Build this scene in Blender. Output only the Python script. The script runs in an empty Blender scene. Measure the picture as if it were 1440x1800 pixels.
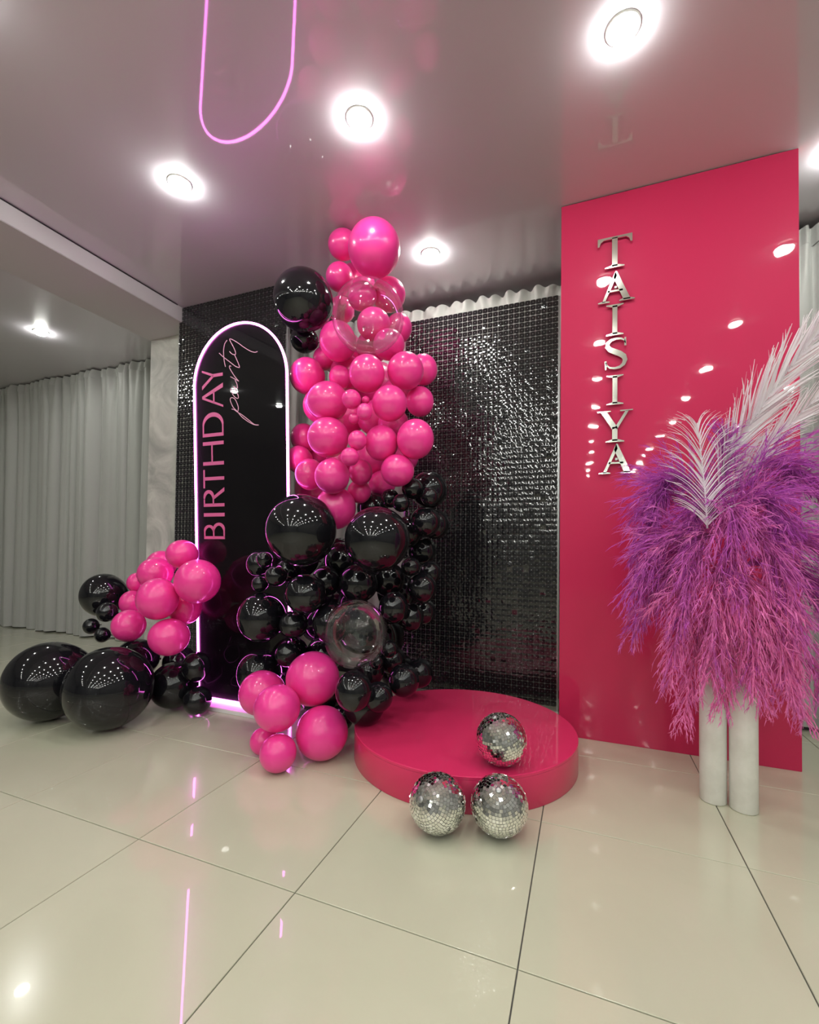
import bpy, bmesh, math, random
from mathutils import Vector, Matrix, Euler
random.seed(7)
PI = math.pi
scene = bpy.context.scene
COL = scene.collection

# ------------------------------------------------------------------ camera
cam_data = bpy.data.cameras.new('camera')
cam = bpy.data.objects.new('camera', cam_data); COL.objects.link(cam)
YAW, PITCH, ROLL, CAM_H = 0.374717, 0.0203482, 0.0118533, 0.952
_f = Vector((-math.sin(YAW)*math.cos(PITCH), math.cos(YAW)*math.cos(PITCH), math.sin(PITCH)))
_r = Vector((math.cos(YAW), math.sin(YAW), 0)); _u = _r.cross(_f)
_r2 = math.cos(ROLL)*_r + math.sin(ROLL)*_u; _u2 = -math.sin(ROLL)*_r + math.cos(ROLL)*_u
cam.matrix_world = Matrix(((_r2.x, _u2.x, -_f.x, 0), (_r2.y, _u2.y, -_f.y, 0), (_r2.z, _u2.z, -_f.z, CAM_H), (0, 0, 0, 1)))
cam_data.sensor_fit = 'HORIZONTAL'; cam_data.sensor_width = 36.0
cam_data.lens = 797.95/1440*36
cam_data.shift_x = (720-713.98)/1440; cam_data.shift_y = (946.14-900)/1440
cam_data.clip_start = 0.02
scene.camera = cam

# ------------------------------------------------------------------ world, exposure, light levels
world = bpy.data.worlds.new('world'); scene.world = world; world.use_nodes = True
world.node_tree.nodes['Background'].inputs[0].default_value = (0.5, 0.5, 0.52, 1)
world.node_tree.nodes['Background'].inputs[1].default_value = 0.05
vs = scene.view_settings
vs.view_transform = 'Standard'; vs.look = 'None'; vs.gamma = 1; vs.use_curve_mapping = False
vs.exposure = 0.57
LAMP = 150.0
NEON = (15, 2.2, 12)
cy = scene.cycles
cy.use_denoising = True; cy.max_bounces = 9; cy.diffuse_bounces = 4; cy.glossy_bounces = 5; cy.transmission_bounces = 6; cy.transparent_max_bounces = 10
cy.caustics_reflective = False; cy.caustics_refractive = False; cy.sample_clamp_indirect = 6.0; cy.blur_glossy = 0.2
CEIL = 2.755

# ------------------------------------------------------------------ helpers
def mat(name, base, rough=0.5, metal=0.0, coat=0.0, coat_rough=0.03, spec=0.5, sheen=0.0, emis=None, strength=0.0, ior=None):
    m = bpy.data.materials.new(name); m.use_nodes = True
    b = m.node_tree.nodes['Principled BSDF']
    b.inputs['Base Color'].default_value = (*base, 1); b.inputs['Roughness'].default_value = rough
    b.inputs['Metallic'].default_value = metal; b.inputs['Coat Weight'].default_value = coat
    b.inputs['Coat Roughness'].default_value = coat_rough; b.inputs['Specular IOR Level'].default_value = spec
    b.inputs['Sheen Weight'].default_value = sheen
    if ior: b.inputs['IOR'].default_value = ior
    if emis:
        b.inputs['Emission Color'].default_value = (*emis, 1); b.inputs['Emission Strength'].default_value = strength
    return m
def nodes(m): return m.node_tree.nodes, m.node_tree.links, m.node_tree.nodes['Principled BSDF']
def noise(m, scale, detail=4, rough=0.5, coords='Object', dist=0.0):
    N, L, b = nodes(m)
    tc = N.new('ShaderNodeTexCoord'); n = N.new('ShaderNodeTexNoise')
    n.inputs['Scale'].default_value = scale; n.inputs['Detail'].default_value = detail
    n.inputs['Roughness'].default_value = rough; n.inputs['Distortion'].default_value = dist
    L.new(tc.outputs[coords], n.inputs['Vector']); return n
def ramp_col(m, n, c0, c1, p0=0.35, p1=0.65):
    N, L, b = nodes(m); r = N.new('ShaderNodeValToRGB')
    r.color_ramp.elements[0].color = (*c0, 1); r.color_ramp.elements[1].color = (*c1, 1)
    r.color_ramp.elements[0].position = p0; r.color_ramp.elements[1].position = p1
    L.new(n.outputs['Fac'], r.inputs['Fac']); L.new(r.outputs['Color'], b.inputs['Base Color']); return r
def bump(m, n, strength=0.1, dist=0.01, coat=False):
    N, L, b = nodes(m); bp = N.new('ShaderNodeBump')
    bp.inputs['Strength'].default_value = strength; bp.inputs['Distance'].default_value = dist
    L.new(n.outputs['Fac'], bp.inputs['Height']); L.new(bp.outputs['Normal'], b.inputs['Normal'])
    if coat: L.new(bp.outputs['Normal'], b.inputs['Coat Normal'])
def link(name, me, m=None, parent=None, smooth=False):
    if m is not None and not me.materials: me.materials.append(m)
    if smooth:
        for p in me.polygons: p.use_smooth = True
    o = bpy.data.objects.new(name, me); COL.objects.link(o)
    if parent is not None: o.parent = parent
    return o
def mesh(name, V, F, mats=None):
    me = bpy.data.meshes.new(name); me.from_pydata(V, [], F); me.update(); return me
def bm_obj(name, bm, m, parent=None, smooth=False):
    me = bpy.data.meshes.new(name); bm.to_mesh(me); bm.free(); return link(name, me, m, parent, smooth)
def box_bm(x0, x1, y0, y1, z0, z1, bevel=0.0, bm=None):
    own = bm is None
    bm = bm or bmesh.new()
    r = bmesh.ops.create_cube(bm, size=1)
    for v in r['verts']:
        v.co = Vector((x0+(v.co.x+.5)*(x1-x0), y0+(v.co.y+.5)*(y1-y0), z0+(v.co.z+.5)*(z1-z0)))
    if bevel: bmesh.ops.bevel(bm, geom=list({e for v in r['verts'] for e in v.link_edges}), offset=bevel, segments=2, affect='EDGES')
    return bm
def box(name, x0, x1, y0, y1, z0, z1, m, parent=None, bevel=0.0):
    return bm_obj(name, box_bm(x0, x1, y0, y1, z0, z1, bevel), m, parent)
def thing(name, label, cat, loc=(0, 0, 0), group=None):
    o = bpy.data.objects.new(name, None); COL.objects.link(o); o.location = loc
    o['label'] = label; o['category'] = cat
    if group: o['group'] = group
    return o
def structure(o, label=None):
    o['kind'] = 'structure'
    if label: o['label'] = label
    return o
def tube(name, pts, rad, m, parent=None, closed=False, segs=8, radii=None):
    V, F = [], []; n = len(pts); P = [Vector(p) for p in pts]; prev = None
    for i, p in enumerate(P):
        t = (P[(i+1) % n]-P[i-1]) if closed else (P[min(i+1, n-1)]-P[max(i-1, 0)])
        t.normalize()
        if prev is None:
            a = Vector((0, 0, 1)) if abs(t.z) < .9 else Vector((1, 0, 0)); u = t.cross(a).normalized()
        else: u = (prev - t*prev.dot(t)).normalized()
        prev = u; w = t.cross(u); r = radii[i] if radii else rad
        for k in range(segs):
            a = 2*PI*k/segs; V.append(tuple(p + u*math.cos(a)*r + w*math.sin(a)*r))
    m_ = n if closed else n-1
    for i in range(m_):
        for k in range(segs):
            j = (i+1) % n; F.append((i*segs+k, i*segs+(k+1) % segs, j*segs+(k+1) % segs, j*segs+k))
    if not closed: F.append(tuple(range(segs))[::-1]); F.append(tuple((n-1)*segs+k for k in range(segs)))
    return link(name, mesh(name, V, F), m, parent, True)
def lathe(name, prof, m, parent=None, segs=48, smooth=True):
    V, F = [], []; n = len(prof)
    for k in range(segs):
        a = 2*PI*k/segs
        for r, z in prof: V.append((r*math.cos(a), r*math.sin(a), z))
    for k in range(segs):
        for i in range(n-1):
            a, b = k*n+i, ((k+1) % segs)*n+i; F.append((a, b, b+1, a+1))
    me = mesh(name, V, F); bm = bmesh.new(); bm.from_mesh(me); bmesh.ops.remove_doubles(bm, verts=bm.verts, dist=1e-5); bmesh.ops.recalc_face_normals(bm, faces=bm.faces); bm.to_mesh(me); bm.free()
    return link(name, me, m, parent, smooth)

# ------------------------------------------------------------------ materials
M = {}
m = M['ceiling'] = mat('stretch_ceiling', (.56, .53, .58), .32, coat=1.0, coat_rough=.035); m.node_tree.nodes['Principled BSDF'].inputs['Coat IOR'].default_value = 1.7; 
m = M['plaster'] = mat('venetian_plaster', (.5, .5, .47), .42)
ramp_col(m, noise(m, 2.6, 7, .62, dist=1.4), (.33, .33, .31), (.62, .61, .57), .36, .66)
m = M['wall'] = mat('grey_wall_paint', (.22, .22, .22), .6); ramp_col(m, noise(m, 1.2, 4), (.19, .19, .19), (.25, .25, .25))
m = M['beam'] = mat('beam_paint', (.52, .51, .52), .5)
m = M['grout'] = mat('grout', (.075, .075, .07), .8)
m = M['tile'] = mat('porcelain_tile', (.56, .54, .42), .18, coat=.65, coat_rough=.02)
ramp_col(m, noise(m, 1.4, 8, .6, coords='Object', dist=.5), (.52, .52, .395), (.585, .58, .445), .3, .72)
m = M['curtain'] = mat('grey_satin', (.36, .365, .35), .46, sheen=.3, spec=.35); bump(m, noise(m, 14, 5), .25, .01)
m = M['curtain_pale'] = mat('pale_satin', (.66, .66, .63), .42, sheen=.3, spec=.4); bump(m, noise(m, 14, 5), .25, .01)
m = M['dark_strip'] = mat('plain_black', (.012, .012, .013), .4)
m = M['crimson'] = mat('crimson_panel', (.50, .018, .082), .5, coat=.5, coat_rough=.025, spec=.12); bump(m, noise(m, 3.2, 3, .45), .10, .02, True)
m = M['crimson_podium'] = mat('crimson_podium', (.68, .030, .125), .4, coat=.55, coat_rough=.03, spec=.12); bump(m, noise(m, 5, 3), .08, .01, True)
M['seam'] = mat('crimson_seam', (.3, .01, .05), .5)
M['mirror'] = mat('silver_mirror', (.80, .80, .74), .1, 1.0)
M['mirror_tile'] = mat('mirror_tile', (.93, .93, .90), .03, 1.0)
M['ball_core'] = mat('ball_grout', (.25, .25, .24), .5)
m = M['sequin'] = mat('black_sequin', (.008, .008, .010), .07, spec=.5, coat=.3, coat_rough=.03, ior=1.55)
M['clear_plastic'] = mat('clear_backing_grid', (.17, .17, .17), .3)
M['steel'] = mat('steel_frame', (.42, .42, .43), .3, .8)
m = M['black_acrylic'] = mat('black_acrylic', (.003, .0025, .0035), .4, spec=.05, coat=.5, coat_rough=.012)
M['neon'] = mat('neon_tube', (1, .6, .9), .4, emis=tuple(c/15 for c in NEON), strength=15.0)
M['neon_back'] = mat('neon_channel', (.75, .72, .75), .4)
M['pink_vinyl'] = mat('pink_vinyl', (.62, .12, .30), .4)
M['pale_vinyl'] = mat('pale_pink_vinyl', (.72, .36, .52), .4)
M['white_board'] = mat('white_board', (.8, .8, .8), .35)
m = M['pink_latex'] = mat('pink_latex', (.82, .040, .29), .3, spec=.5, coat=.45, coat_rough=.035)
b_ = m.node_tree.nodes['Principled BSDF']; b_.inputs['Subsurface Weight'].default_value = .0
M['black_latex'] = mat('black_latex', (.006, .006, .008), .07, spec=.42, coat=.12, coat_rough=.02)
# clear bubble: thin shell
m = M['clear_film'] = bpy.data.materials.new('clear_film'); m.use_nodes = True
N = m.node_tree.nodes; L = m.node_tree.links; N.clear()
out = N.new('ShaderNodeOutputMaterial'); mix = N.new('ShaderNodeMixShader'); tr = N.new('ShaderNodeBsdfTransparent'); gl = N.new('ShaderNodeBsdfGlossy')
fr = N.new('ShaderNodeFresnel'); fr.inputs['IOR'].default_value = 1.45; gl.inputs['Roughness'].default_value = .02
tr.inputs['Color'].default_value = (.96, .96, .97, 1)
mm = N.new('ShaderNodeMath'); mm.operation = 'MULTIPLY_ADD'; mm.inputs[1].default_value = 0.42; mm.inputs[2].default_value = .02; mm.use_clamp = True
L.new(fr.outputs[0], mm.inputs[0]); L.new(mm.outputs[0], mix.inputs[0]); L.new(tr.outputs[0], mix.inputs[1]); L.new(gl.outputs[0], mix.inputs[2]); L.new(mix.outputs[0], out.inputs[0])
m = M['vase'] = mat('white_painted_tube', (.74, .73, .70), .5); ramp_col(m, noise(m, 6, 6, .6), (.66, .65, .61), (.80, .79, .76), .3, .55)
M['lamp'] = mat('lamp_diffuser', (1, 1, 1), .4, emis=(.985, 1.0, .93), strength=LAMP)
M['lamp_ring'] = mat('lamp_ring', (.75, .75, .73), .35)
def dyed(name, c0, c1):
    m = mat(name, c0, .75, sheen=.2, spec=.2); N, L, b = nodes(m)
    a = N.new('ShaderNodeAttribute'); a.attribute_name = 'dye'
    r = N.new('ShaderNodeValToRGB'); r.color_ramp.elements[0].color = (*c0, 1); r.color_ramp.elements[1].color = (*c1, 1)
    L.new(a.outputs['Fac'], r.inputs['Fac']); L.new(r.outputs['Color'], b.inputs['Base Color'])
    t = N.new('ShaderNodeBsdfTranslucent'); L.new(r.outputs['Color'], t.inputs['Color'])
    mx = N.new('ShaderNodeMixShader'); mx.inputs[0].default_value = .35
    o = N['Material Output']; L.new(b.outputs[0], mx.inputs[1]); L.new(t.outputs[0], mx.inputs[2]); L.new(mx.outputs[0], o.inputs[0])
    return m
M['dye'] = dyed('dyed_pampas', (.50, .085, .52), (.92, .26, .58))
M['white_leaf'] = dyed('bleached_leaf', (.85, .80, .86), (.80, .78, .80))
M['stem'] = mat('dyed_stem', (.55, .16, .45), .6)

# ------------------------------------------------------------------ setting
XL, XR, YB, YF = -7.4, 3.0, -7.2, 3.32
TX, TY, TP = -3.2297*.6, 1.78672*.6, .6
fl = box('floor', XL, XR, YB, YF, -.06, -.004, M['grout']); structure(fl, 'polished beige porcelain tile floor with dark joints')
tile_me = {}
def tile_mesh(w, d):
    k = (round(w, 3), round(d, 3))
    if k not in tile_me:
        bm = box_bm(0, w, 0, d, -.006, 0)
        ed = [e for e in bm.edges if all(v.co.z > -.001 for v in e.verts)]
        bmesh.ops.bevel(bm, geom=ed, offset=.0012, segments=1, affect='EDGES')
        me = bpy.data.meshes.new('tile'); bm.to_mesh(me); bm.free(); me.materials.append(M['tile']); tile_me[k] = me
    return tile_me[k]
G = .0016
far = bmesh.new()
i0 = math.floor((XL-TX)/TP); i1 = math.ceil((XR-TX)/TP); j0 = math.floor((YB-TY)/TP); j1 = math.ceil((YF-TY)/TP)
for i in range(i0, i1):
    for j in range(j0, j1):
        x0, x1 = max(XL, TX+i*TP)+G, min(XR, TX+(i+1)*TP)-G; y0, y1 = max(YB, TY+j*TP)+G, min(YF, TY+(j+1)*TP)-G
        if x1-x0 < .02 or y1-y0 < .02: continue
        if j >= -2 and x0 < 1.8:
            o = bpy.data.objects.new('tile', tile_mesh(x1-x0, y1-y0)); COL.objects.link(o); o.parent = fl; o.location = (x0, y0, 0)
        else:
            box_bm(x0, x1, y0, y1, -.006, 0, bm=far)
o = bm_obj('tiles', far, M['tile'], fl); o['kind'] = 'stuff'
structure(box('ceiling', XL, XR, YB, YF, CEIL, CEIL+.05, M['ceiling']), 'glossy lilac-grey stretch ceiling')
structure(box('wall_back', XL-.1, XR+.1, YF, YF+.1, -.05, CEIL+.05, M['plaster']))
structure(box('wall_left', XL-.1, XL, YB, YF, -.05, CEIL+.05, M['wall']))
structure(box('wall_right', XR, XR+.1, YB, YF, -.05, CEIL+.05, M['wall']))
structure(box('wall_front', XL-.1, XR+.1, YB-.1, YB, -.05, CEIL+.05, M['wall']))
structure(box('wall_pier', -3.35, -2.78, 2.69, YF, 0, CEIL, M['plaster']), 'plastered pier under the ceiling beam')
structure(box('trim_beam', -3.36, -2.85, YB, 2.69, 2.64, CEIL, M['beam'], bevel=.003), 'dropped ceiling beam running towards the pier')
structure(box('trim_shadow_gap', -2.85, -2.846, YB, 2.5, CEIL-.007, CEIL-.001, M['dark_strip']))  # solid black strip painted in for the shade where ceiling meets beam
structure(box('strip_back', -2.78, XR, YF-.25, YF-.235, 0, .045, M['dark_strip']))  # black strip along the floor beneath the back curtains

# ------------------------------------------------------------------ ceiling lights
GRP = 'recessed ceiling spotlights'
def lamp_proto():
    t = thing('ceiling_light', '', 'light', (0, 0, CEIL), GRP)
    lathe('diffuser', [(0, -.028), (.020, -.0273), (.036, -.025), (.043, -.018), (.0445, -.0005)], M['lamp'], t, 24)  # dome shaped to bulge and light the ceiling, standing in for lamp bloom
    lathe('trim_ring', [(.0445, -.0005), (.0465, -.006), (.052, -.0065), (.0575, -.003), (.058, -.0005)], M['lamp_ring'], t, 32)
    return t
def copy_tree(o, parent=None):
    c = o.copy(); COL.objects.link(c)
    if parent is not None: c.parent = parent
    for ch in list(o.children): copy_tree(ch, c)
    return c
L0 = lamp_proto()
spots = [(.117, 1.693, 'spotlight at the top right of the picture, highest of all'),
         (-.888, 1.664, 'spotlight in the middle of the ceiling, above the pink balloon column'),
         (-1.886, 1.652, 'spotlight left of the others on the main ceiling, below the neon reflection'),
         (-.884, 2.60, 'spotlight close to the back wall, just right of the top pink balloon'),
         (-4.32, 2.42, 'only spotlight on the lower left ceiling beyond the beam'),
         (1.06, 2.55, 'spotlight cut by the right picture edge beside the crimson panel')]
for r in range(9):
    for x in (-1.886, -.886, .115, 1.1, 2.1):
        spots.append((x, .72-.95*r, 'recessed spotlight of the rows behind the viewer, outside the picture'))
    spots.append((-4.32, 1.2-.95*r, 'recessed spotlight of the rows behind the viewer, outside the picture'))
spots.append((1.1, 1.67, 'recessed spotlight of the rows behind the viewer, outside the picture'))
spots.append((2.1, 1.67, 'recessed spotlight of the rows behind the viewer, outside the picture'))
for k, (x, y, lb) in enumerate(spots):
    o = L0 if k == 0 else copy_tree(L0)
    o.location = (x, y, CEIL); o['label'] = 'round recessed ' + lb if not lb.startswith('recessed') else lb

# ------------------------------------------------------------------ curtains
def curtain(x0, x1, y, z0, z1, label, mt, seed, pitch=.11, amp=.035, head=.09, wave=0.0):
    rnd = random.Random(seed); t = thing('curtain', label, 'curtain', ((x0+x1)/2, y, 0), 'floor-length satin curtains')
    n = int((x1-x0)/.007); zs = [0, .02, .25, .5, .75, .88, .94, .965, 1.0]; V, F = [], []; V2, F2 = [], []
    ph = [rnd.uniform(0, 6.28) for _ in range(6)]; cx = (x0+x1)/2
    def fold(x, s):
        w = 2*PI*x/pitch
        a = math.sin(w + 1.1*math.sin(x*3.1+ph[0]) + .25*s*math.sin(x*5+ph[3])) ; a = math.copysign(abs(a)**.75, a)
        b = math.sin(.47*w+ph[1]+.5*s) ; c = math.sin(2.3*w+ph[2])*.25
        low = 1-.25*s
        if not wave:
            u = x/pitch*1.7 + .35*math.sin(x*2.3+ph[0]) + .22*math.sin(x*6.1+ph[1]) + .05*s*math.sin(x*4+ph[3])
            a = 1-2*abs(math.sin(PI*u))**.55
            v = abs(math.sin(PI*(u*.5+.17)))**.8
            return amp*1.35*(.75*a*(.75+.25*s)*(.6+.4*v) + .35*b + .12*c)
        return amp*(a*low + .5*b*(1.1-s) + c*s)
    H = z1-z0-head
    for i in range(n+1):
        x = x0+(x1-x0)*i/n
        for s in zs:
            yy = fold(x, s)+(.016*math.sin(2*PI*x/min(pitch*.31, .10)+ph[5])*max(0, (s-.86)/.14) if not wave else 0)
            V.append((x-cx+.006*math.sin(x*37+s*3), yy, z0+H*s + (.006*math.sin(x*9+ph[4]) if s == 0 else 0)))
    k = len(zs)
    for i in range(n):
        for j in range(k-1): F.append((i*k+j, (i+1)*k+j, (i+1)*k+j+1, i*k+j+1))
    o = link('drape', mesh('drape', V, F), mt, t, True)
    hs = [0, .2, .5, .8, 1.0]
    for i in range(n+1):
        x = x0+(x1-x0)*i/n
        for s in hs:
            w = 2*PI*x/min(pitch*.62, .13)
            yy = fold(x, 1)*(1-s*.4)+(.010*math.sin(w+ph[5])*math.sin(PI*min(1, s+.15)) if wave else .018*math.sin(2*PI*x/min(pitch*.31, .10)+ph[5])*(1+.5*math.sin(PI*s)))+wave*s*math.sin(2*PI*x/.095)*1.0
            V2.append((x-cx, yy, z0+H+head*s+ (wave*.55*s*math.sin(2*PI*x/.095+.9))))
    k = len(hs)
    for i in range(n):
        for j in range(k-1): F2.append((i*k+j, (i+1)*k+j, (i+1)*k+j+1, i*k+j+1))
    link('heading', mesh('heading', V2, F2), mt, t, True)
    return t
curtain(-7.3, -6.12, 3.17, .01, CEIL-.012, 'grey curtain sliver at the far left picture edge', M['curtain'], 1, .3, .055)
curtain(-6.07, -3.40, 3.17, .01, CEIL-.012, 'wide pleated grey curtain on the left, ending at the plastered pier', M['curtain'], 2, .31, .06)
curtain(-2.74, -.02, 3.09, .03, CEIL-.065, 'pale satin curtain with ruffled top behind the sequin wall', M['curtain_pale'], 3, .2, .032, .085, .028)
curtain(.02, 2.9, 3.04, .03, CEIL-.045, 'grey satin curtain right of the crimson panel, at the right picture edge', M['curtain'], 4, .16, .03, .1)

# ------------------------------------------------------------------ sequin walls
def sequin_mesh(seed):
    rnd = random.Random(seed); n = 4; V, F = [], []; s = .0156
    bx, bz = rnd.uniform(.3, 1.0)*.0007, rnd.uniform(.3, 1.0)*.0007
    for i in range(n+1):
        for j in range(n+1):
            a, b = i/n*2-1, j/n*2-1
            x, z = a*s, b*s
            if i in (0, n) and j in (0, n): x *= .9; z *= .9
            V.append((x, -(bx*(1-a*a)+bz*(1-b*b)), z))
    for i in range(n):
        for j in range(n):
            a = i*(n+1)+j; F.append((a, a+n+1, a+n+2, a+1))
    c = len(V); d = .0014   # the hook the sequin hangs on
    V += [(-d, -.0024, d*1.2), (d, -.0024, d*1.2), (d, -.0024, -d), (-d, -.0024, -d), (-d, 0, d*1.2), (d, 0, d*1.2), (d, 0, -d), (-d, 0, -d)]
    F += [(c, c+1, c+2, c+3), (c, c+4, c+5, c+1), (c+1, c+5, c+6, c+2), (c+2, c+6, c+7, c+3), (c+3, c+7, c+4, c)]
    me = mesh('sequin', V, F); me.materials.append(M['sequin']); me.materials.append(M['steel'])
    for i, p in enumerate(me.polygons):
        p.use_smooth = i < n*n
        if i >= n*n: p.material_index = 1
    return me
SEQ = [sequin_mesh(k) for k in range(4)]
def sequin_wall(label, x0, x1, y, z0, z1, pitch, near):
    t = thing('sequin_backdrop', label, 'backdrop', ((x0+x1)/2, y, 0), 'black sequin walls')
    cx = (x0+x1)/2; nx = round((x1-x0)/pitch); nz = round((z1-z0)/pitch)
    rnd = random.Random(int(x0*100)); cells = []
    rowt = [rnd.gauss(0, .006) for _ in range(nz)]; 
    block = {}
    for i in range(nx):
        for j in range(nz):
            bt = block.setdefault((i//10, j//10), (rnd.gauss(0, .008), rnd.gauss(0, .012)))
            cells.append((x0-cx+(i+.5)*pitch, z0+(j+.5)*pitch, bt[1]+rowt[j]+rnd.gauss(0, .022)+(.16 if rnd.random() < .025 else 0), bt[0]+rnd.gauss(0, .020), rnd.gauss(0, .02), rnd.randrange(4)))
    cells.sort(key=near(cx))
    for (x, z, rx, rz, ry, k) in cells[:300]:
        o = bpy.data.objects.new('sequin', SEQ[k]); COL.objects.link(o); o.parent = t
        o.location = (x, -.004, z); o.rotation_euler = (rx, ry, rz)
    V, F, MI, SM = [], [], [], []
    data = [([tuple(v.co) for v in me.vertices], [tuple(p.vertices) for p in me.polygons]) for me in SEQ]
    for (x, z, rx, rz, ry, k) in cells[300:]:
        R = Euler((rx, ry, rz)).to_matrix(); b = len(V); vs_, fs_ = data[k]
        for v in vs_:
            w = R @ Vector(v); V.append((w.x+x, w.y-.004, w.z+z))
        for q, f in enumerate(fs_): F.append(tuple(a+b for a in f)); MI.append(0 if q < 16 else 1)
    me = mesh('sequins', V, F); me.materials.append(M['sequin']); me.materials.append(M['steel'])
    me.polygons.foreach_set('material_index', MI); me.polygons.foreach_set('use_smooth', [a == 0 for a in MI])
    o = link('sequins', me, None, t); o['kind'] = 'stuff'
    bm = bmesh.new()
    for i in range(nx+1):
        xx = x0-cx+i*pitch; w = .0022 if i % 10 == 0 else .0010
        box_bm(xx-w, xx+w, .004, .007, z0, z1, bm=bm)
    for j in range(nz+1):
        zz = z0+j*pitch; w = .0016 if j % 10 == 0 else .0009
        box_bm(x0-cx, x1-cx, .004, .006, zz-w, zz+w, bm=bm)
    o = bm_obj('backing_grid', bm, M['clear_plastic'], t)
    bm = bmesh.new()
    for xx in (x0-cx-.004, x1-cx+.004): box_bm(xx-.006, xx+.006, .0, .022, 0, z1+.004, bm=bm)
    for zz in (z0+.008, z1+.0, (z0+z1)/2): box_bm(x0-cx, x1-cx, .010, .022, zz-.008, min(zz+.004, CEIL-.003), bm=bm)
    bm_obj('frame', bm, M['steel'], t)
    return t
sequin_wall('wall of black square sequins between the balloon column and the crimson panel', -1.125, -.150, 2.82, .03, 2.46, .0325,
            lambda cx: (lambda c: (c[0]+cx)**2*.6 + (c[1]-1.05)**2 + (9 if c[0]+cx < -.62 else 0)))
sequin_wall('wall of black square sequins behind the neon arch, next to the plastered pier', -2.875, -1.895, 2.55, .02, 2.748, .0325,
            lambda cx: (lambda c: (0 if c[1] > 2.25 else (1 if c[0]+cx < -2.62 and c[1] > 1.0 else 5)) + abs(c[1]-2.0)))

# ------------------------------------------------------------------ flat lettering
def poly_letter(name, polys, depth, place, m, parent):
    """polys: list of outlines in letter units (s right, t up); place(s,t,d)->xyz"""
    V, F = [], []
    for P in polys:
        n = len(P); b = len(V)
        for d in (0, depth):
            for s, t in P: V.append(place(s, t, d))
        tri = bpy_tess(P)
        for a in tri: F.append(tuple(b+n+i for i in a)); F.append(tuple(b+i for i in reversed(a)))
        for i in range(n): F.append((b+i, b+(i+1) % n, b+n+(i+1) % n, b+n+i))
    me = mesh(name, V, F); bm = bmesh.new(); bm.from_mesh(me); bmesh.ops.recalc_face_normals(bm, faces=bm.faces); bm.to_mesh(me); bm.free()
    return link(name, me, m, parent)
from mathutils.geometry import tessellate_polygon
def bpy_tess(P): return tessellate_polygon([[Vector((a, b, 0)) for a, b in P]])
def stroke(pts, w):
    """outline of a ribbon along pts, w = width or list"""
    n = len(pts); ws = w if isinstance(w, list) else [w]*n; Lf, Rt = [], []
    for i in range(n):
        a, b = pts[max(i-1, 0)], pts[min(i+1, n-1)]; dx, dy = b[0]-a[0], b[1]-a[1]; l = math.hypot(dx, dy) or 1
        nx, ny = -dy/l*ws[i]/2, dx/l*ws[i]/2
        Lf.append((pts[i][0]+nx, pts[i][1]+ny)); Rt.append((pts[i][0]-nx, pts[i][1]-ny))
    return Lf+Rt[::-1]
def strokes(pts, w):
    """same as stroke but as separate quads (safe for tight curves)"""
    o = stroke(pts, w); n = len(pts); return [[o[i], o[i+1], o[2*n-2-i], o[2*n-1-i]] for i in range(n-1)]
def arc(cx, cy_, rx, ry, a0, a1, n=14): return [(cx+rx*math.cos(math.radians(a0+(a1-a0)*i/n)), cy_+ry*math.sin(math.radians(a0+(a1-a0)*i/n))) for i in range(n+1)]
def rect(a, b, c, d): return [(a, c), (b, c), (b, d), (a, d)]

# ------------------------------------------------------------------ crimson panel with serif letters
pan = thing('display_panel', 'tall glossy crimson panel reaching the ceiling, with silver mirror letters', 'panel', (.381, 2.5, 0))
box('board', -.5, .5, -.021, .02, 0, CEIL-.004, M['crimson'], pan, .0015)
box('rear_support', -.44, -.40, .021, .06, .02, CEIL-.05, M['steel'], pan)
box('rear_support', .40, .44, .021, .06, .02, CEIL-.05, M['steel'], pan)
SER = {
 'I': [rect(.42, .58, .04, .96), [(.22, 0), (.78, 0), (.78, .035), (.58, .09), (.42, .09), (.22, .035)], [(.22, 1), (.78, 1), (.78, .965), (.58, .91), (.42, .91), (.22, .965)]],
 'T': [rect(.42, .58, .04, .96), [(.22, 0), (.78, 0), (.78, .035), (.58, .09), (.42, .09), (.22, .035)], [(0, 1), (1.0, 1), (1.0, .93), (0, .93)], [(0, .93), (.0, .74), (.05, .74), (.09, .86), (.18, .93)], [(1, .93), (1, .74), (.95, .74), (.91, .86), (.82, .93)]],
 'A': [[(.10, .03), (.19, .03), (.53, .84), (.49, 1)], [(.49, 1), (.53, 1), (.92, .03), (.72, .03), (.43, .80)], rect(.27, .70, .33, .39), [(-.02, 0), (.32, 0), (.32, .035), (.2, .06), (.08, .06), (-.02, .035)], [(.60, 0), (1.04, 0), (1.04, .035), (.93, .07), (.70, .07), (.60, .035)]],
 'Y': [rect(.42, .58, .04, .48), [(.22, 0), (.78, 0), (.78, .035), (.58, .09), (.42, .09), (.22, .035)], [(.06, .97), (.26, .97), (.58, .46), (.42, .40)], [(.82, .97), (.92, .97), (.57, .40), (.50, .46)], [(-.04, 1), (.38, 1), (.38, .965), (-.04, .955)], [(.66, 1), (1.04, 1), (1.04, .965), (.66, .955)]],
}
sp = [(.80, .80), (.77, .90), (.66, .965), (.50, .98), (.34, .95), (.23, .86), (.22, .74), (.30, .64), (.46, .56), (.62, .48), (.75, .38), (.79, .26), (.74, .13), (.62, .045), (.46, .02), (.30, .05), (.20, .13), (.16, .24)]
SER['S'] = strokes(sp, [.03, .05, .06, .07, .09, .12, .15, .17, .18, .18, .17, .15, .12, .09, .07, .06, .05, .03]) + [[(.76, .72), (.83, .72), (.82, .99), (.77, .99)], [(.12, .28), (.19, .28), (.19, .0), (.14, .0)]]
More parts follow.
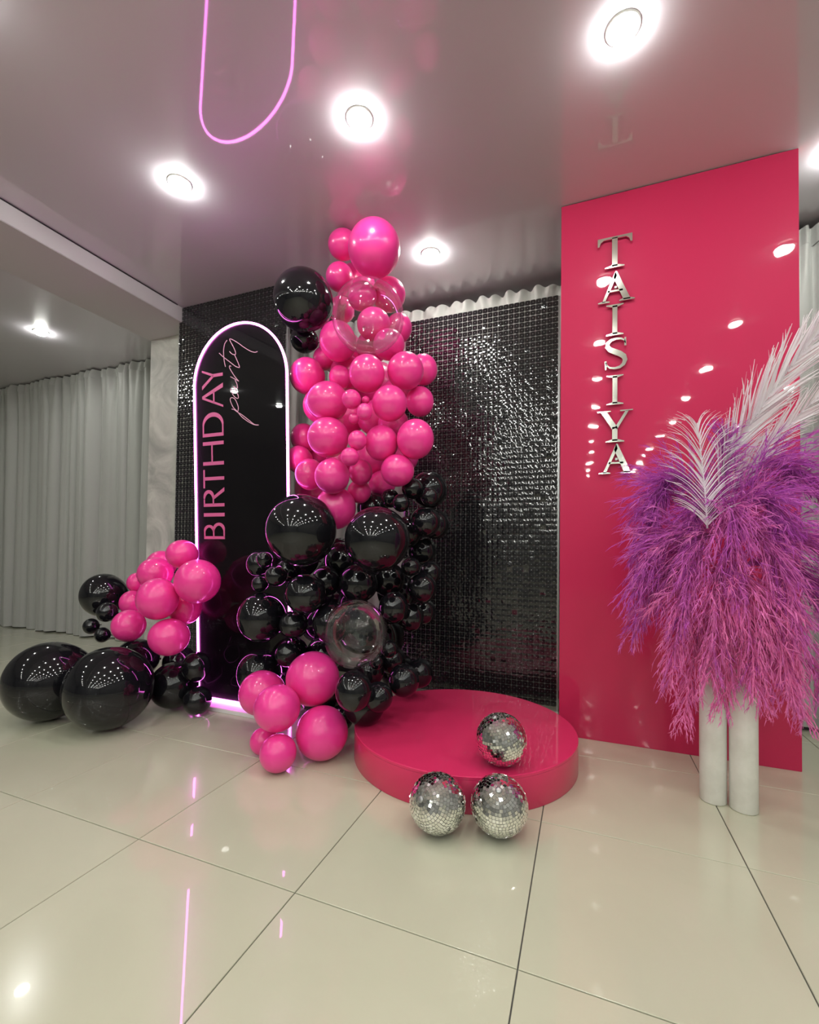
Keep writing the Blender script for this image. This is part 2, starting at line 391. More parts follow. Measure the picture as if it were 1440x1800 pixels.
def letter(ch, x, z, h, w):
    def place(s, t, d): return (x-.381+(s-.5)*w, -.021-.010-d, z+(t-.5)*h)
    o = poly_letter('letter', SER[ch], .007, place, M['mirror'], pan); o['label'] = 'silver mirror letter ' + ch
    def pl2(s, t, d): return (x-.381+(s-.5)*.010, -.021-d, z+(t-.5)*.010)
    s_ = poly_letter('standoff', [rect(0, 1, 0, 1)], .0102, pl2, M['steel'], o); s_.matrix_parent_inverse = Matrix()
letter('T', .136, 2.444, .158, .158); letter('A', .141, 2.268, .154, .158); letter('I', .137, 2.100, .156, .140); letter('S', .143, 1.930, .154, .140)
letter('I', .138, 1.748, .148, .138); letter('Y', .138, 1.566, .158, .150); letter('A', .146, 1.404, .148, .155)

# ------------------------------------------------------------------ neon arch
arch = thing('neon_arch', 'tall black acrylic arch with glowing pink neon edge and birthday lettering', 'sign', (-1.847, 2.14, 0))
LEAN = math.atan(.045)
arch.rotation_euler = (LEAN, 0, 0)
AW, AZ0, AZT = .332, .035, 2.222; AR = AW
def outline(off, n=40, z0=AZ0):
    P = [(-AW-off, z0-off), (-AW-off, AZT-AR)] + [((AR+off)*math.cos(PI-PI*i/n), AZT-AR+(AR+off)*math.sin(PI-PI*i/n)) for i in range(1, n)] + [(AW+off, AZT-AR), (AW+off, z0-off)]
    return P
P = outline(-.004)
poly_letter('panel', [P], .012, lambda s, t, d: (s, .006-d, t), M['black_acrylic'], arch)
P = outline(0.0, 48)
pts = []
for i in range(len(P)-1):
    a, b = P[i], P[i+1]; k = 24 if i in (0, len(P)-2) else 1
    for q in range(k): pts.append((a[0]+(b[0]-a[0])*q/k, -.010, a[1]+(b[1]-a[1])*q/k))
for q in range(13): pts.append((P[-1][0]+(P[0][0]-P[-1][0])*q/12, -.010, P[-1][1]))
tube('neon_tube', pts[:-1], .0062, M['neon'], arch, closed=True, segs=8)
tube('neon_channel', [(p[0]*1.0, .0, p[2]) for p in pts[:-1]], .0055, M['neon_back'], arch, closed=True, segs=6)
box('base_board', -.36, .36, -.10, .10, .0, .022, M['white_board'], arch, .002).rotation_euler = (-LEAN, 0, 0)
# sans lettering, reading upwards; s along the word (+z), t towards -x
SANS = {
 'B': [rect(0, .17, 0, 1), rect(.1, .42, .94, 1), rect(.1, .46, .50, .56), rect(.1, .5, 0, .06)] ,
 'I': [rect(0, 1, 0, 1)],
 'R': [rect(0, .17, 0, 1), rect(.1, .40, .94, 1), rect(.1, .42, .50, .56), [(.36, .53), (.54, .53), (1.0, 0), (.80, 0)]],
 'T': [rect(.42, .60, 0, .97), rect(0, 1, .93, 1)],
 'H': [rect(0, .15, 0, 1), rect(.85, 1, 0, 1), rect(.1, .9, .53, .59)],
 'D': [rect(0, .14, 0, 1), rect(.1, .45, .94, 1), rect(.1, .45, 0, .06)],
 'A': [[(0, 0), (.09, 0), (.50, .92), (.50, 1), (.43, 1)], [(.83, 0), (1.02, 0), (.55, 1), (.43, 1)], rect(.2, .74, .41, .47)],
 'Y': [rect(.58, .74, 0, .50), [(0, 1), (.19, 1), (.72, .46), (.60, .42)], [(1.0, 1), (.90, 1), (.60, .46), (.72, .42)]],
}
SANS['B'] += strokes(arc(.42, .75, .36, .22, 90, -90, 14), [.06+.10*math.sin(PI*i/14) for i in range(15)]) + strokes(arc(.48, .28, .42, .25, 90, -90, 14), [.06+.12*math.sin(PI*i/14) for i in range(15)])
SANS['R'] += strokes(arc(.42, .75, .38, .22, 90, -90, 14), [.06+.12*math.sin(PI*i/14) for i in range(15)])
SANS['D'] += strokes(arc(.45, .5, .47, .47, 90, -90, 20), [.06+.12*math.sin(PI*i/20) for i in range(21)])
XB, XT = -1.963+1.847, -2.120+1.847
for ch, z0, z1 in [('B', 0.9899, 1.0879), ('I', 1.1233, 1.1442), ('R', 1.1817, 1.2934), ('T', 1.2924, 1.4015), ('H', 1.4267, 1.5656), ('D', 1.5947, 1.7352), ('A', 1.7608, 1.8981), ('Y', 1.8746, 1.9893)]:
    def place(s, t, d, z0=z0, z1=z1): return (XB+(XT-XB)*t, -.0065-d, z0+(z1-z0)*s)
    o = poly_letter('letter', SANS[ch], .002, place, M['pink_vinyl'], arch); o['label'] = 'pink letter ' + ch
V, F = [], []
def smooth_path(P, k=5):
    out_ = []; n = len(P)
    for i in range(n-1):
        p0, p1, p2, p3 = P[max(i-1, 0)], P[i], P[i+1], P[min(i+2, n-1)]
        for q in range(k):
            t = q/k
            out_.append(tuple(.5*((2*p1[c])+(-p0[c]+p2[c])*t+(2*p0[c]-5*p1[c]+4*p2[c]-p3[c])*t*t+(-p0[c]+3*p1[c]-3*p2[c]+p3[c])*t**3) for c in (0, 1)))
    out_.append(P[-1]); return out_
polys = []
for st in [[(-1.9003, 1.7421), (-1.8817, 1.736), (-1.8551, 1.718), (-1.8307, 1.7043), (-1.8065, 1.6874), (-1.7785, 1.6671), (-1.7547, 1.6488), (-1.7349, 1.6381), (-1.7104, 1.634)], [(-1.7104, 1.6328), (-1.7389, 1.6372), (-1.7667, 1.6499), (-1.7987, 1.6689), (-1.8309, 1.6929), (-1.8592, 1.7233), (-1.8877, 1.749), (-1.9047, 1.7785), (-1.9102, 1.7988), (-1.9013, 1.8073), (-1.8786, 1.7987), (-1.8617, 1.7724), (-1.8522, 1.7454), (-1.8563, 1.723)], [(-1.9059, 1.8605), (-1.8987, 1.8385), (-1.8825, 1.8138), (-1.86, 1.7983), (-1.8505, 1.8031), (-1.8568, 1.824), (-1.8736, 1.8535), (-1.8849, 1.8712)], [(-1.8849, 1.8712), (-1.8735, 1.8617), (-1.8579, 1.8566), (-1.86, 1.8796), (-1.8736, 1.9056)], [(-1.9064, 1.9283), (-1.8932, 1.9211), (-1.8686, 1.9073), (-1.8462, 1.8948)], [(-1.8462, 1.8948), (-1.8624, 1.9108), (-1.8847, 1.938), (-1.9042, 1.9666), (-1.9131, 1.9825), (-1.91, 1.9915), (-1.9013, 1.9858)], [(-1.928, 2.1399), (-1.9451, 2.1228), (-1.9537, 2.0913), (-1.9542, 2.0586), (-1.9502, 2.0219), (-1.9423, 1.9896)], [(-1.9875, 2.0749), (-1.9582, 2.0493), (-1.9084, 2.0122), (-1.8715, 1.9844), (-1.8511, 1.9746), (-1.84, 1.9744), (-1.8507, 2.0017), (-1.8738, 2.0478)], [(-1.9116, 2.0737), (-1.8972, 2.0596), (-1.8828, 2.0517), (-1.8697, 2.0498), (-1.867, 2.0607), (-1.8761, 2.0832), (-1.8902, 2.108), (-1.9056, 2.1331), (-1.9079, 2.1439), (-1.8959, 2.1414), (-1.8693, 2.1259), (-1.8408, 2.107), (-1.8166, 2.0889), (-1.7926, 2.0725), (-1.7687, 2.0577), (-1.7489, 2.0478), (-1.7291, 2.0424), (-1.7124, 2.0438)]]:
    sp_ = smooth_path(st); polys += strokes(sp_, .0038)
o = poly_letter('script_lettering', polys, .0015, lambda s, t, d: (s+1.847, -.0065-d, t), M['pale_vinyl'], arch)
o['label'] = 'thin pale pink handwritten word party'

# ------------------------------------------------------------------ podium
pod = thing('podium', 'low round crimson podium in front of the sequin wall', 'podium', (-.527, 2.098, 0))
R_, H_ = .506, .134
lathe('side_band', [(R_-.03, .0), (R_-.002, .0), (R_, .002), (R_, H_-.012)], M['crimson_podium'], pod, 128, True)
lathe('top_disc', [(0, H_), (R_-.003, H_), (R_, H_-.002), (R_, H_-.0115), (R_-.02, H_-.0115)], M['crimson_podium'], pod, 128, False)
a = math.radians(-62); box('seam', -.001, .001, 0, .0015, .004, H_-.014, M['seam'], pod).matrix_local = Matrix.Translation((R_*math.cos(a), R_*math.sin(a), 0)) @ Matrix.Rotation(a-PI/2, 4, 'Z')

# ------------------------------------------------------------------ mirror balls
def mirror_ball(loc, r, rot, label, seed):
    t = thing('mirror_ball', label, 'disco ball', loc, 'mirrored disco balls'); t.rotation_euler = rot
    bm = bmesh.new(); bmesh.ops.create_uvsphere(bm, u_segments=48, v_segments=24, radius=r-.0022); bm_obj('core', bm, M['ball_core'], t, True)
    rnd = random.Random(seed); V, F = [], []; rows = 27; s = PI*r/rows
    for j in range(rows):
        th = PI*(j+.5)/rows; n = max(1, int(2*PI*r*math.sin(th)/s)); o0 = rnd.random()
        for k in range(n):
            ph = 2*PI*(k+o0)/n
            nrm = Vector((math.sin(th)*math.cos(ph), math.sin(th)*math.sin(ph), math.cos(th)))
            e1 = Vector((-math.sin(ph), math.cos(ph), 0)); 
            nn = (nrm + Vector((rnd.gauss(0, .075), rnd.gauss(0, .075), rnd.gauss(0, .075)))).normalized()
            e1 = (e1-nn*e1.dot(nn)).normalized(); e2 = nn.cross(e1); c = nrm*(r-.0005); h = s*.44; hw = min(h, PI*r*math.sin(th)/n*.92); b = len(V)
            for q in (c, c-nn*.003):
                for a_, b_2 in ((-1, -1), (1, -1), (1, 1), (-1, 1)): V.append(tuple(q+e1*a_*hw+e2*b_2*h))
            F += [(b, b+1, b+2, b+3), (b, b+4, b+5, b+1), (b+1, b+5, b+6, b+2), (b+2, b+6, b+7, b+3), (b+3, b+7, b+4, b)]
    o = link('mirror_tiles', mesh('mirror_tiles', V, F), M['mirror_tile'], t); o['kind'] = 'stuff'
    lathe('cap', [(0, r+.004), (.008, r+.004), (.010, r+.002), (.010, r-.002)], M['steel'], t, 20)
mirror_ball((-.4575, 1.480, .0955), .0945, (.75, -.9, .3), 'left mirror ball on the floor in front of the podium', 1)
mirror_ball((-.262, 1.546, .0955), .0945, (.62, -.05, .2), 'right mirror ball on the floor in front of the podium', 2)
mirror_ball((-.292, 1.752, .2300), .0950, (.15, -.35, .5), 'mirror ball standing on top of the crimson podium', 3)

# ------------------------------------------------------------------ balloons
def balloon_mesh(name, m, segs=40, rings=24):
    V, F = [], []
    # unit balloon: centre 0, neck along -z, sphere with a slight pull towards the neck
    prof = []
    for j in range(rings+1):
        th = PI*j/rings; z = math.cos(th); r = math.sin(th)
        if z < 0:
            k = -z; r *= 1-.05*k*k; z *= 1+.05*k**3
        prof.append((r, z))
    for k in range(segs):
        a = 2*PI*k/segs
        for r, z in prof: V.append((r*math.cos(a), r*math.sin(a), z))
    n = rings+1
    for k in range(segs):
        for i in range(n-1):
            a, b = k*n+i, ((k+1) % segs)*n+i; F.append((a, a+1, b+1, b))
    me = mesh(name, V, F); bm = bmesh.new(); bm.from_mesh(me); bmesh.ops.remove_doubles(bm, verts=bm.verts, dist=1e-4); bmesh.ops.recalc_face_normals(bm, faces=bm.faces); bm.to_mesh(me); bm.free()
    me.materials.append(m)
    for p in me.polygons: p.use_smooth = True
    return me
def knot_mesh(name, m):
    prof = [(.03, 0), (.016, -.012), (.010, -.02), (.016, -.027), (.013, -.034), (.010, -.036), (.018, -.045), (.026, -.058), (.020, -.056), (.0, -.046)]
    V, F = [], []; S = 10; n = len(prof)
    for k in range(S):
        a = 2*PI*k/S
        for r, z in prof: V.append((r*math.cos(a)*1.6, r*math.sin(a)*1.6, (z-.0)*1.5))
    for k in range(S):
        for i in range(n-1):
            a, b = k*n+i, ((k+1) % S)*n+i; F.append((a, a+1, b+1, b))
    me = mesh(name, V, F); me.materials.append(m)
    for p in me.polygons: p.use_smooth = True
    return me
BM = {'p': balloon_mesh('balloon_skin', M['pink_latex']), 'k': balloon_mesh('balloon_skin', M['black_latex']), 'c': balloon_mesh('balloon_skin', M['clear_film'], 56, 36)}
KM = {'p': knot_mesh('knot', M['pink_latex']), 'k': knot_mesh('knot', M['black_latex']), 'c': knot_mesh('knot', M['clear_film'])}
GR = {'p': 'pink balloons of the garland', 'k': 'black balloons of the garland', 'c': 'clear bubble balloons'}
BAL = [
 (-1.033, 2.12, 2.518, 0.139, 'p', 'largest pink balloon at the very top of the column, egg-shaped under the ceiling', 0.97),
 (-1.28, 2.224, 2.663, 0.083, 'p', 'pink balloon left of the big top one, high under the ceiling', 1.1),
 (-1.314, 2.25, 2.499, 0.079, 'p', 'small pink balloon between the black top balloon and the clear bubble', 0.98),
 (-1.057, 2.365, 2.407, 0.097, 'p', 'pink balloon directly below the big top one, right behind the clear bubble', 1.03),
 (-0.984, 2.35, 2.193, 0.078, 'p', 'pink balloon peeking out right of the clear bubble beside the sequins', 0.9),
 (-0.974, 1.942, 2.06, 0.174, 'c', 'large clear bubble balloon high in the pink column', 1.0),
 (-1.074, 2.211, 2.166, 0.089, 'p', 'pink balloon seen through the middle of the upper clear bubble', 1.18),
 (-1.159, 2.235, 2.349, 0.08, 'p', 'pink balloon seen through the top of the upper clear bubble', 1.13),
 (-1.26, 2.15, 2.075, 0.104, 'p', 'pink balloon at the lower left edge of the upper clear bubble', 0.91),
 (-0.974, 2.194, 2.031, 0.083, 'p', 'pink balloon at the lower right edge of the upper clear bubble', 1.29),
 (-1.446, 2.323, 2.076, 0.072, 'p', 'partly hidden pink balloon below the small black one at the top', 1.06),
 (-1.447, 2.089, 2.306, 0.163, 'k', 'large black balloon left of the pink column, high above the neon arch', 0.95),
 (-1.554, 2.261, 2.179, 0.08, 'k', 'small black balloon hanging under the large black one at the top', 1.06),
 (-1.478, 2.184, 1.924, 0.101, 'p', 'pink balloon farthest left in the column, beside the arch shoulder', 0.95),
 (-1.277, 2.208, 1.9, 0.063, 'p', 'small recessed pink balloon below the upper clear bubble, left of centre', 0.91),
 (-0.995, 1.98, 1.8, 0.09, 'p', 'round pink balloon front and centre right under the upper clear bubble', 0.95),
 (-0.832, 2.08, 1.829, 0.092, 'p', 'pink balloon right of the centre one, below the clear bubble', 0.97),
 (-0.799, 2.25, 1.894, 0.078, 'p', 'pink balloon farthest right in the column, at the sequin edge', 0.85),
 (-1.218, 1.986, 1.688, 0.104, 'p', 'big pink balloon at left of the second front row below the clear bubble', 1.09),
 (-1.364, 2.163, 1.736, 0.103, 'p', 'dark pink rim of a balloon behind the big left one of the second row', 1.06),
 (-1.035, 1.9, 1.654, 0.046, 'p', 'small pink balloon between the two big ones of the second row', 0.98),
 (-0.949, 1.87, 1.577, 0.038, 'p', 'smaller egg-shaped pink balloon just right of the small one of the second row', 0.87),
 (-1.048, 1.95, 1.576, 0.026, 'p', 'tiny pink balloon tucked under the small pair of the second row', 0.98),
 (-0.995, 1.97, 1.668, 0.019, 'p', 'tiniest pink balloon, a nub above the smaller egg-shaped one', 1.2),
 (-0.872, 1.98, 1.641, 0.085, 'p', 'big pink balloon at right of the second front row', 0.98),
 (-0.798, 2.2, 1.709, 0.075, 'p', 'darker pink balloon at the right edge of the second row', 0.89),
 (-1.186, 1.944, 1.493, 0.101, 'p', 'big pink balloon on the left of the third row with an arc reflection', 1.04),
 (-0.991, 1.881, 1.45, 0.045, 'p', 'small pink balloon in the middle of the third row', 0.93),
 (-1.017, 1.859, 1.37, 0.043, 'p', 'small pink balloon below the small middle one of the third row', 1.01),
 (-0.921, 2.001, 1.458, 0.084, 'p', 'pink balloon right of the small middle one of the third row', 0.88),
 (-0.749, 2.008, 1.466, 0.091, 'p', 'pink balloon at the right edge of the third row, over the sequins', 0.91),
 (-0.835, 2.0, 1.32, 0.08, 'p', 'pink balloon alone on the right of the fourth row', 1.05),
 (-1.143, 1.915, 1.294, 0.086, 'p', 'pink balloon in front on the left of the fourth row', 0.97),
 (-1.392, 2.1, 1.343, 0.082, 'p', 'pink balloon between the neon arch and the front one of the fourth row', 0.79),
 (-1.067, 2.066, 1.334, 0.063, 'p', 'recessed pink balloon in the middle of the fourth row', 0.92),
 (-1.111, 2.141, 1.245, 0.063, 'p', 'shaded pink balloon low in the middle, above the black balloons', 1.0),
 (-1.188, 2.03, 1.15, 0.107, 'p', 'lowest pink balloon of the column, between the two large black ones', 0.94),
 (-1.532, 2.246, 1.586, 0.082, 'p', 'dark pink balloon behind the left edge of the third row', 0.79),
 (-1.52, 2.181, 1.447, 0.076, 'p', 'shaded pink balloon next to the right side of the arch', 0.91),
 (-1.114, 2.331, 1.688, 0.103, 'p', 'recessed pink balloon right of the smaller egg-shaped pink balloon just right of the small one', 1.03),
 (-1.152, 2.342, 1.464, 0.104, 'p', 'recessed pink balloon above the recessed pink balloon in the middle of the fourth row', 1.01),
 (-0.965, 2.248, 1.62, 0.084, 'p', 'recessed pink balloon below the big pink balloon at right of the second front row', 1.03),
 (-1.315, 2.363, 1.715, 0.106, 'p', 'recessed pink balloon left of the tiny pink balloon tucked under the small pair', 1.03),
 (-1.309, 2.344, 1.979, 0.1, 'p', 'recessed pink balloon right of the small recessed pink balloon below the upper clear bubble left', 0.96),
 (-1.171, 2.399, 2.134, 0.095, 'p', 'recessed pink balloon left of the pink balloon at the lower right edge', 1.08),
 (-0.983, 2.35, 1.826, 0.087, 'p', 'recessed pink balloon above the big pink balloon at right of the second front row', 1.05),
 (-1.412, 2.444, 2.422, 0.081, 'p', 'recessed pink balloon left of the pink balloon seen through the top of the upper clear', 0.99),
 (-1.064, 2.328, 1.311, 0.076, 'p', 'recessed pink balloon above the small black balloon just under the pink ones left', 1.09),
 (-1.535, 2.405, 1.517, 0.096, 'p', 'recessed pink balloon right of the shaded pink balloon next to the right side', 1.0),
 (-1.345, 2.354, 1.461, 0.092, 'p', 'recessed pink balloon left of the small pink balloon below the small middle one', 1.0),
 (-1.23, 1.793, 1.027, 0.167, 'k', 'large black balloon in front of the lower right side of the arch', 0.97),
 (-0.853, 1.82, 0.987, 0.145, 'k', 'large black balloon right of the other large one, under the pink column', 1.0),
 (-0.777, 2.3, 1.262, 0.099, 'k', 'black balloon at the top right of the black cluster, against the sequins', 0.97),
 (-0.796, 2.1, 1.244, 0.053, 'k', 'small black balloon left of the top right one of the cluster', 1.01),
 (-0.706, 2.1, 1.202, 0.044, 'k', 'small black balloon in front of the top right one of the cluster', 0.88),
 (-0.915, 2.1, 1.199, 0.047, 'k', 'small black balloon just under the pink ones, left of a twin', 0.94),
 (-0.827, 2.03, 1.167, 0.043, 'k', 'small black balloon just under the pink ones, right of a twin', 0.94),
 (-0.743, 2.15, 1.082, 0.077, 'k', 'black balloon at the right edge, right of the second large black one', 1.0),
 (-0.753, 2.35, 1.079, 0.076, 'k', 'black balloon half hidden at the right edge against the sequins', 0.81),
 (-1.622, 1.98, 0.855, 0.071, 'k', 'black balloon with rim light at the left edge below the large one', 0.81),
 (-1.501, 1.87, 0.884, 0.04, 'k', 'small black balloon tucked under the large one by the arch', 0.86),
 (-1.407, 1.84, 0.806, 0.053, 'k', 'small round black balloon in front, below the large one by the arch', 1.02),
 (-1.535, 1.88, 0.759, 0.042, 'k', 'tiny black balloon leftmost of the small ones below the large one', 0.96),
 (-1.235, 1.841, 0.726, 0.097, 'k', 'medium black balloon centred below the large one by the arch', 1.05),
 (-1.223, 2.003, 0.775, 0.076, 'k', 'black balloon half hidden right behind the medium one', 0.76),
 (-1.533, 1.892, 0.588, 0.121, 'k', 'medium black balloon with pink rim light, in front of the arch', 0.88),
 (-0.917, 1.75, 0.579, 0.142, 'c', 'large clear bubble balloon low in the black cluster', 0.89),
 (-1.145, 1.934, 0.581, 0.097, 'k', 'black balloon left behind the lower clear bubble', 0.87),
 (-1.084, 2.144, 0.524, 0.133, 'k', 'black balloon seen through the lower clear bubble', 1.01),
 (-0.868, 2.05, 0.658, 0.075, 'k', 'black balloon upper right of the lower clear bubble', 0.87),
 (-0.757, 2.15, 0.752, 0.075, 'k', 'black balloon at the right edge above the wire grid', 0.97),
 (-0.766, 2.3, 0.821, 0.059, 'k', 'black balloon with sparkles behind the right edge one', 0.95),
 (-0.8, 2.1, 0.858, 0.048, 'k', 'small black balloon right below the second large black one', 1.13),
 (-0.859, 1.98, 0.471, 0.041, 'k', 'small black balloon on the right rim of the lower clear bubble', 0.96),
 (-0.886, 1.9, 0.425, 0.033, 'k', 'tiny black balloon at the lower right of the lower clear bubble', 0.89),
 (-0.782, 1.98, 0.333, 0.074, 'k', 'black balloon touching the back left edge of the podium', 0.94),
 (-0.817, 2.3, 0.283, 0.073, 'k', 'black balloon behind the podium, left end of the sequins', 0.85),
 (-0.9, 1.709, 0.347, 0.081, 'k', 'black balloon between the pink trio and the podium', 0.88),
 (-1.612, 1.98, 0.278, 0.118, 'k', 'black balloon with rim light behind the upper left floor pink one', 0.92),
 (-1.346, 1.906, 0.562, 0.072, 'k', 'recessed black balloon left of the lower clear bubble', 1.07),
 (-1.452, 2.045, 0.391, 0.08, 'k', 'black balloon hidden above the upper floor pink one', 1.16),
 (-1.054, 2.034, 0.771, 0.099, 'k', 'recessed black balloon right of the black balloon half hidden right behind the medium one', 1.0),
 (-1.21, 2.134, 0.879, 0.095, 'k', 'recessed black balloon above the black balloon half hidden right behind the medium one', 0.93),
 (-0.966, 2.201, 0.784, 0.091, 'k', 'recessed black balloon left of the small black balloon right below the second large black one', 1.0),
 (-1.329, 2.171, 0.361, 0.102, 'k', 'recessed black balloon above the big pink balloon on top of the floor bunch', 0.94),
 (-1.553, 2.24, 0.87, 0.11, 'k', 'recessed black balloon right of the small round black balloon in front below the large one', 1.06),
 (-1.092, 2.264, 1.168, 0.087, 'k', 'recessed black balloon left of the small black balloon just under the pink ones left', 1.0),
 (-0.888, 2.264, 1.035, 0.084, 'k', 'recessed black balloon left of the black balloon at the right edge right', 1.0),
 (-0.842, 2.384, 0.935, 0.081, 'k', 'recessed black balloon above the small black balloon right below the second large black one', 1.0),
 (-0.828, 2.183, 0.595, 0.071, 'k', 'recessed black balloon right of the black balloon upper right of the lower clear bubble', 0.91),
 (-0.804, 2.316, 0.609, 0.067, 'k', 'recessed black balloon below the black balloon at the right edge above the wire grid', 0.93),
 (-1.33, 2.15, 0.135, 0.11, 'k', 'recessed black balloon below the big pink balloon on top of the floor bunch', 1.04),
 (-1.168, 2.084, 0.067, 0.065, 'k', 'recessed black balloon right of the big pink balloon resting on the floor just left', 1.06),
 (-1.017, 2.1, 0.32, 0.076, 'k', 'recessed black balloon below the tiny black balloon at the lower right', 0.97),
 (-0.841, 1.826, 0.295, 0.065, 'k', 'recessed black balloon right of the black balloon between the pink trio and the podium', 0.99),
 (-1.223, 2.294, 0.634, 0.088, 'k', 'recessed black balloon above the black balloon seen through the lower clear bubble', 1.0),
 (-0.951, 2.24, 0.352, 0.073, 'k', 'recessed black balloon below the small black balloon on the right rim', 0.92),
 (-1.435, 1.98, 0.824, 0.064, 'k', 'recessed black balloon right of the small black balloon tucked under the large one', 0.89),
 (-1.387, 1.92, 0.408, 0.064, 'k', 'recessed black balloon left of the black balloon hidden above the upper floor pink one', 1.0),
 (-1.309, 2.288, 0.906, 0.094, 'k', 'recessed black balloon left of the large black balloon right of the other large one', 0.79),
 (-1.402, 2.479, 0.71, 0.185, 'k', 'recessed black balloon right of the medium black balloon centred below the large one', 0.91),
 (-1.432, 2.273, 0.51, 0.109, 'k', 'recessed black balloon left of the black balloon left behind the lower clear bubble', 0.92),
 (-1.127, 2.478, 0.417, 0.146, 'k', 'recessed black balloon above the small black balloon on the right rim', 0.92),
 (-0.948, 1.904, 0.219, 0.094, 'k', 'recessed black balloon below the black balloon between the pink trio and the podium', 1.06),
 (-1.03, 2.5, 0.69, 0.132, 'k', 'recessed black balloon above the black balloon upper right of the lower clear bubble', 0.9),
 (-0.974, 2.379, 0.255, 0.101, 'k', 'recessed black balloon above the black balloon touching the back left edge of the podium', 1.04),
 (-1.241, 2.591, 1.969, 0.162, 'p', 'recessed pink balloon below the round pink balloon front and centre right', 1.05),
 (-1.443, 2.506, 2.183, 0.143, 'p', 'recessed pink balloon below the pink balloon at the lower left edge', 1.07),
 (-1.059, 2.543, 1.513, 0.126, 'p', 'recessed pink balloon above the pink balloon alone on the right of the fourth row', 1.02),
 (-1.6, 2.481, 1.317, 0.132, 'p', 'recessed pink balloon below the pink balloon between the neon arch and the front one', 0.99),
 (-1.348, 2.505, 2.602, 0.123, 'p', 'recessed pink balloon above the pink balloon seen through the top of the upper clear', 1.14),
 (-1.193, 1.851, 0.328, 0.126, 'p', 'big pink balloon on top of the floor bunch beside the podium', 1.0),
 (-1.463, 1.82, 0.235, 0.108, 'p', 'pink balloon at the upper left of the floor bunch, by the arch foot', 1.01),
 (-1.242, 1.65, 0.247, 0.1, 'p', 'pink balloon in the middle front of the floor bunch', 1.0),
 (-1.094, 1.779, 0.117, 0.117, 'p', 'big pink balloon resting on the floor just left of the podium', 1.04),
 (-1.202, 1.608, 0.077, 0.077, 'p', 'pink balloon resting on the floor, frontmost of the bunch', 1.05),
 (-1.362, 1.712, 0.06, 0.06, 'p', 'pink balloon half hidden at the lower left of the floor bunch', 0.85),
 (-2.698, 1.6, 0.208, 0.208, 'k', 'giant black balloon on the floor at the far left', 0.8),
 (-2.287, 1.644, 0.209, 0.209, 'k', 'giant black balloon on the floor, right and in front of its twin', 0.93),
 (-2.857, 2.0, 0.626, 0.135, 'k', 'black balloon at the top left of the left bunch, against the curtain', 0.97),
 (-2.654, 1.88, 0.545, 0.057, 'k', 'small black balloon under the top left black one, beside pink', 0.92),
 (-2.821, 1.9, 0.445, 0.046, 'k', 'leftmost small black balloon of the left bunch', 0.68),
 (-2.675, 1.87, 0.409, 0.043, 'k', 'lowest small black balloon right above the giant ones', 0.85),
 (-2.176, 1.98, 0.898, 0.086, 'p', 'topmost pink balloon of the left bunch, at the neon edge', 1.16),
 (-1.966, 1.896, 0.754, 0.12, 'p', 'pink balloon overlapping the left edge of the arch', 0.99),
 (-2.397, 1.99, 0.779, 0.099, 'p', 'pink balloon second from the top of the left bunch', 1.07),
 (-2.512, 2.129, 0.826, 0.091, 'p', 'pink balloon barely seen behind the second from the top on the left', 1.19),
 (-2.148, 1.801, 0.658, 0.109, 'p', 'pink balloon in the middle front of the left bunch', 0.93),
 (-2.363, 1.8, 0.498, 0.088, 'p', 'pink balloon at the lower left of the left bunch', 0.98),
 (-2.092, 1.83, 0.452, 0.103, 'p', 'lowest pink balloon of the left bunch', 1.07),
 (-2.576, 1.98, 0.593, 0.072, 'p', 'pink balloon half hidden left of the middle one in the left bunch', 0.9),
 (-2.626, 2.05, 0.711, 0.06, 'p', 'small pink balloon beside the top left black one', 0.86),
 (-2.155, 1.989, 0.589, 0.095, 'p', 'deep pink balloon behind the left bunch, next to the neon tube', 0.88),
 (-2.486, 1.95, 0.269, 0.121, 'k', 'black balloon half hidden behind the right giant one', 1.09),
 (-2.206, 1.972, 0.142, 0.132, 'k', 'black balloon on the floor right of the giant ones', 0.81),
 (-2.038, 1.968, 0.265, 0.08, 'k', 'black balloon at the lower left edge of the arch', 0.72),
 (-2.01, 1.954, 0.085, 0.077, 'k', 'black balloon on the floor at the left foot of the arch', 0.89),
 (-2.35, 2.135, 0.217, 0.101, 'k', 'recessed black balloon left of the black balloon at the lower left edge of the arch', 0.93)
]
rnd = random.Random(5)
for x, y, z, r, c, lb, el in BAL:
    if not lb: lb = {'p': 'pink', 'k': 'black'}[c] + ' balloon buried inside the %s of the garland' % {'p': 'column', 'k': 'dark lower part'}[c]
    t = thing('balloon', lb, 'balloon', (x, y, z), GR[c])
    el = max(.9, min(1.06, el)); core = Vector((-1.2 if x > -1.9 else -2.4, y+.35, z + rnd.uniform(-.1, .1)))
    d = (core-Vector((x, y, z))).normalized()
    if z-r < .02: d = Vector((d.x, abs(d.y), .25)).normalized()
    Q = d.to_track_quat('-Z', 'Y').to_matrix().to_4x4()
    S = Matrix.Diagonal((math.sqrt(el), 1, 1/math.sqrt(el), 1))
    if z-r < .02: S = Matrix.Identity(4)
    sk = bpy.data.objects.new('skin', BM[c]); COL.objects.link(sk); sk.parent = t
    sk.matrix_local = S @ Q @ Matrix.Scale(r*.995, 4)
    kn = bpy.data.objects.new('knot', KM[c]); COL.objects.link(kn); kn.parent = t
    kr = min(max(r, .06), .12)*1.6
    kn.matrix_local = Matrix.Translation((S @ Q) @ Vector((0, 0, -r*1.04))) @ Q @ Matrix.Scale(kr, 4)

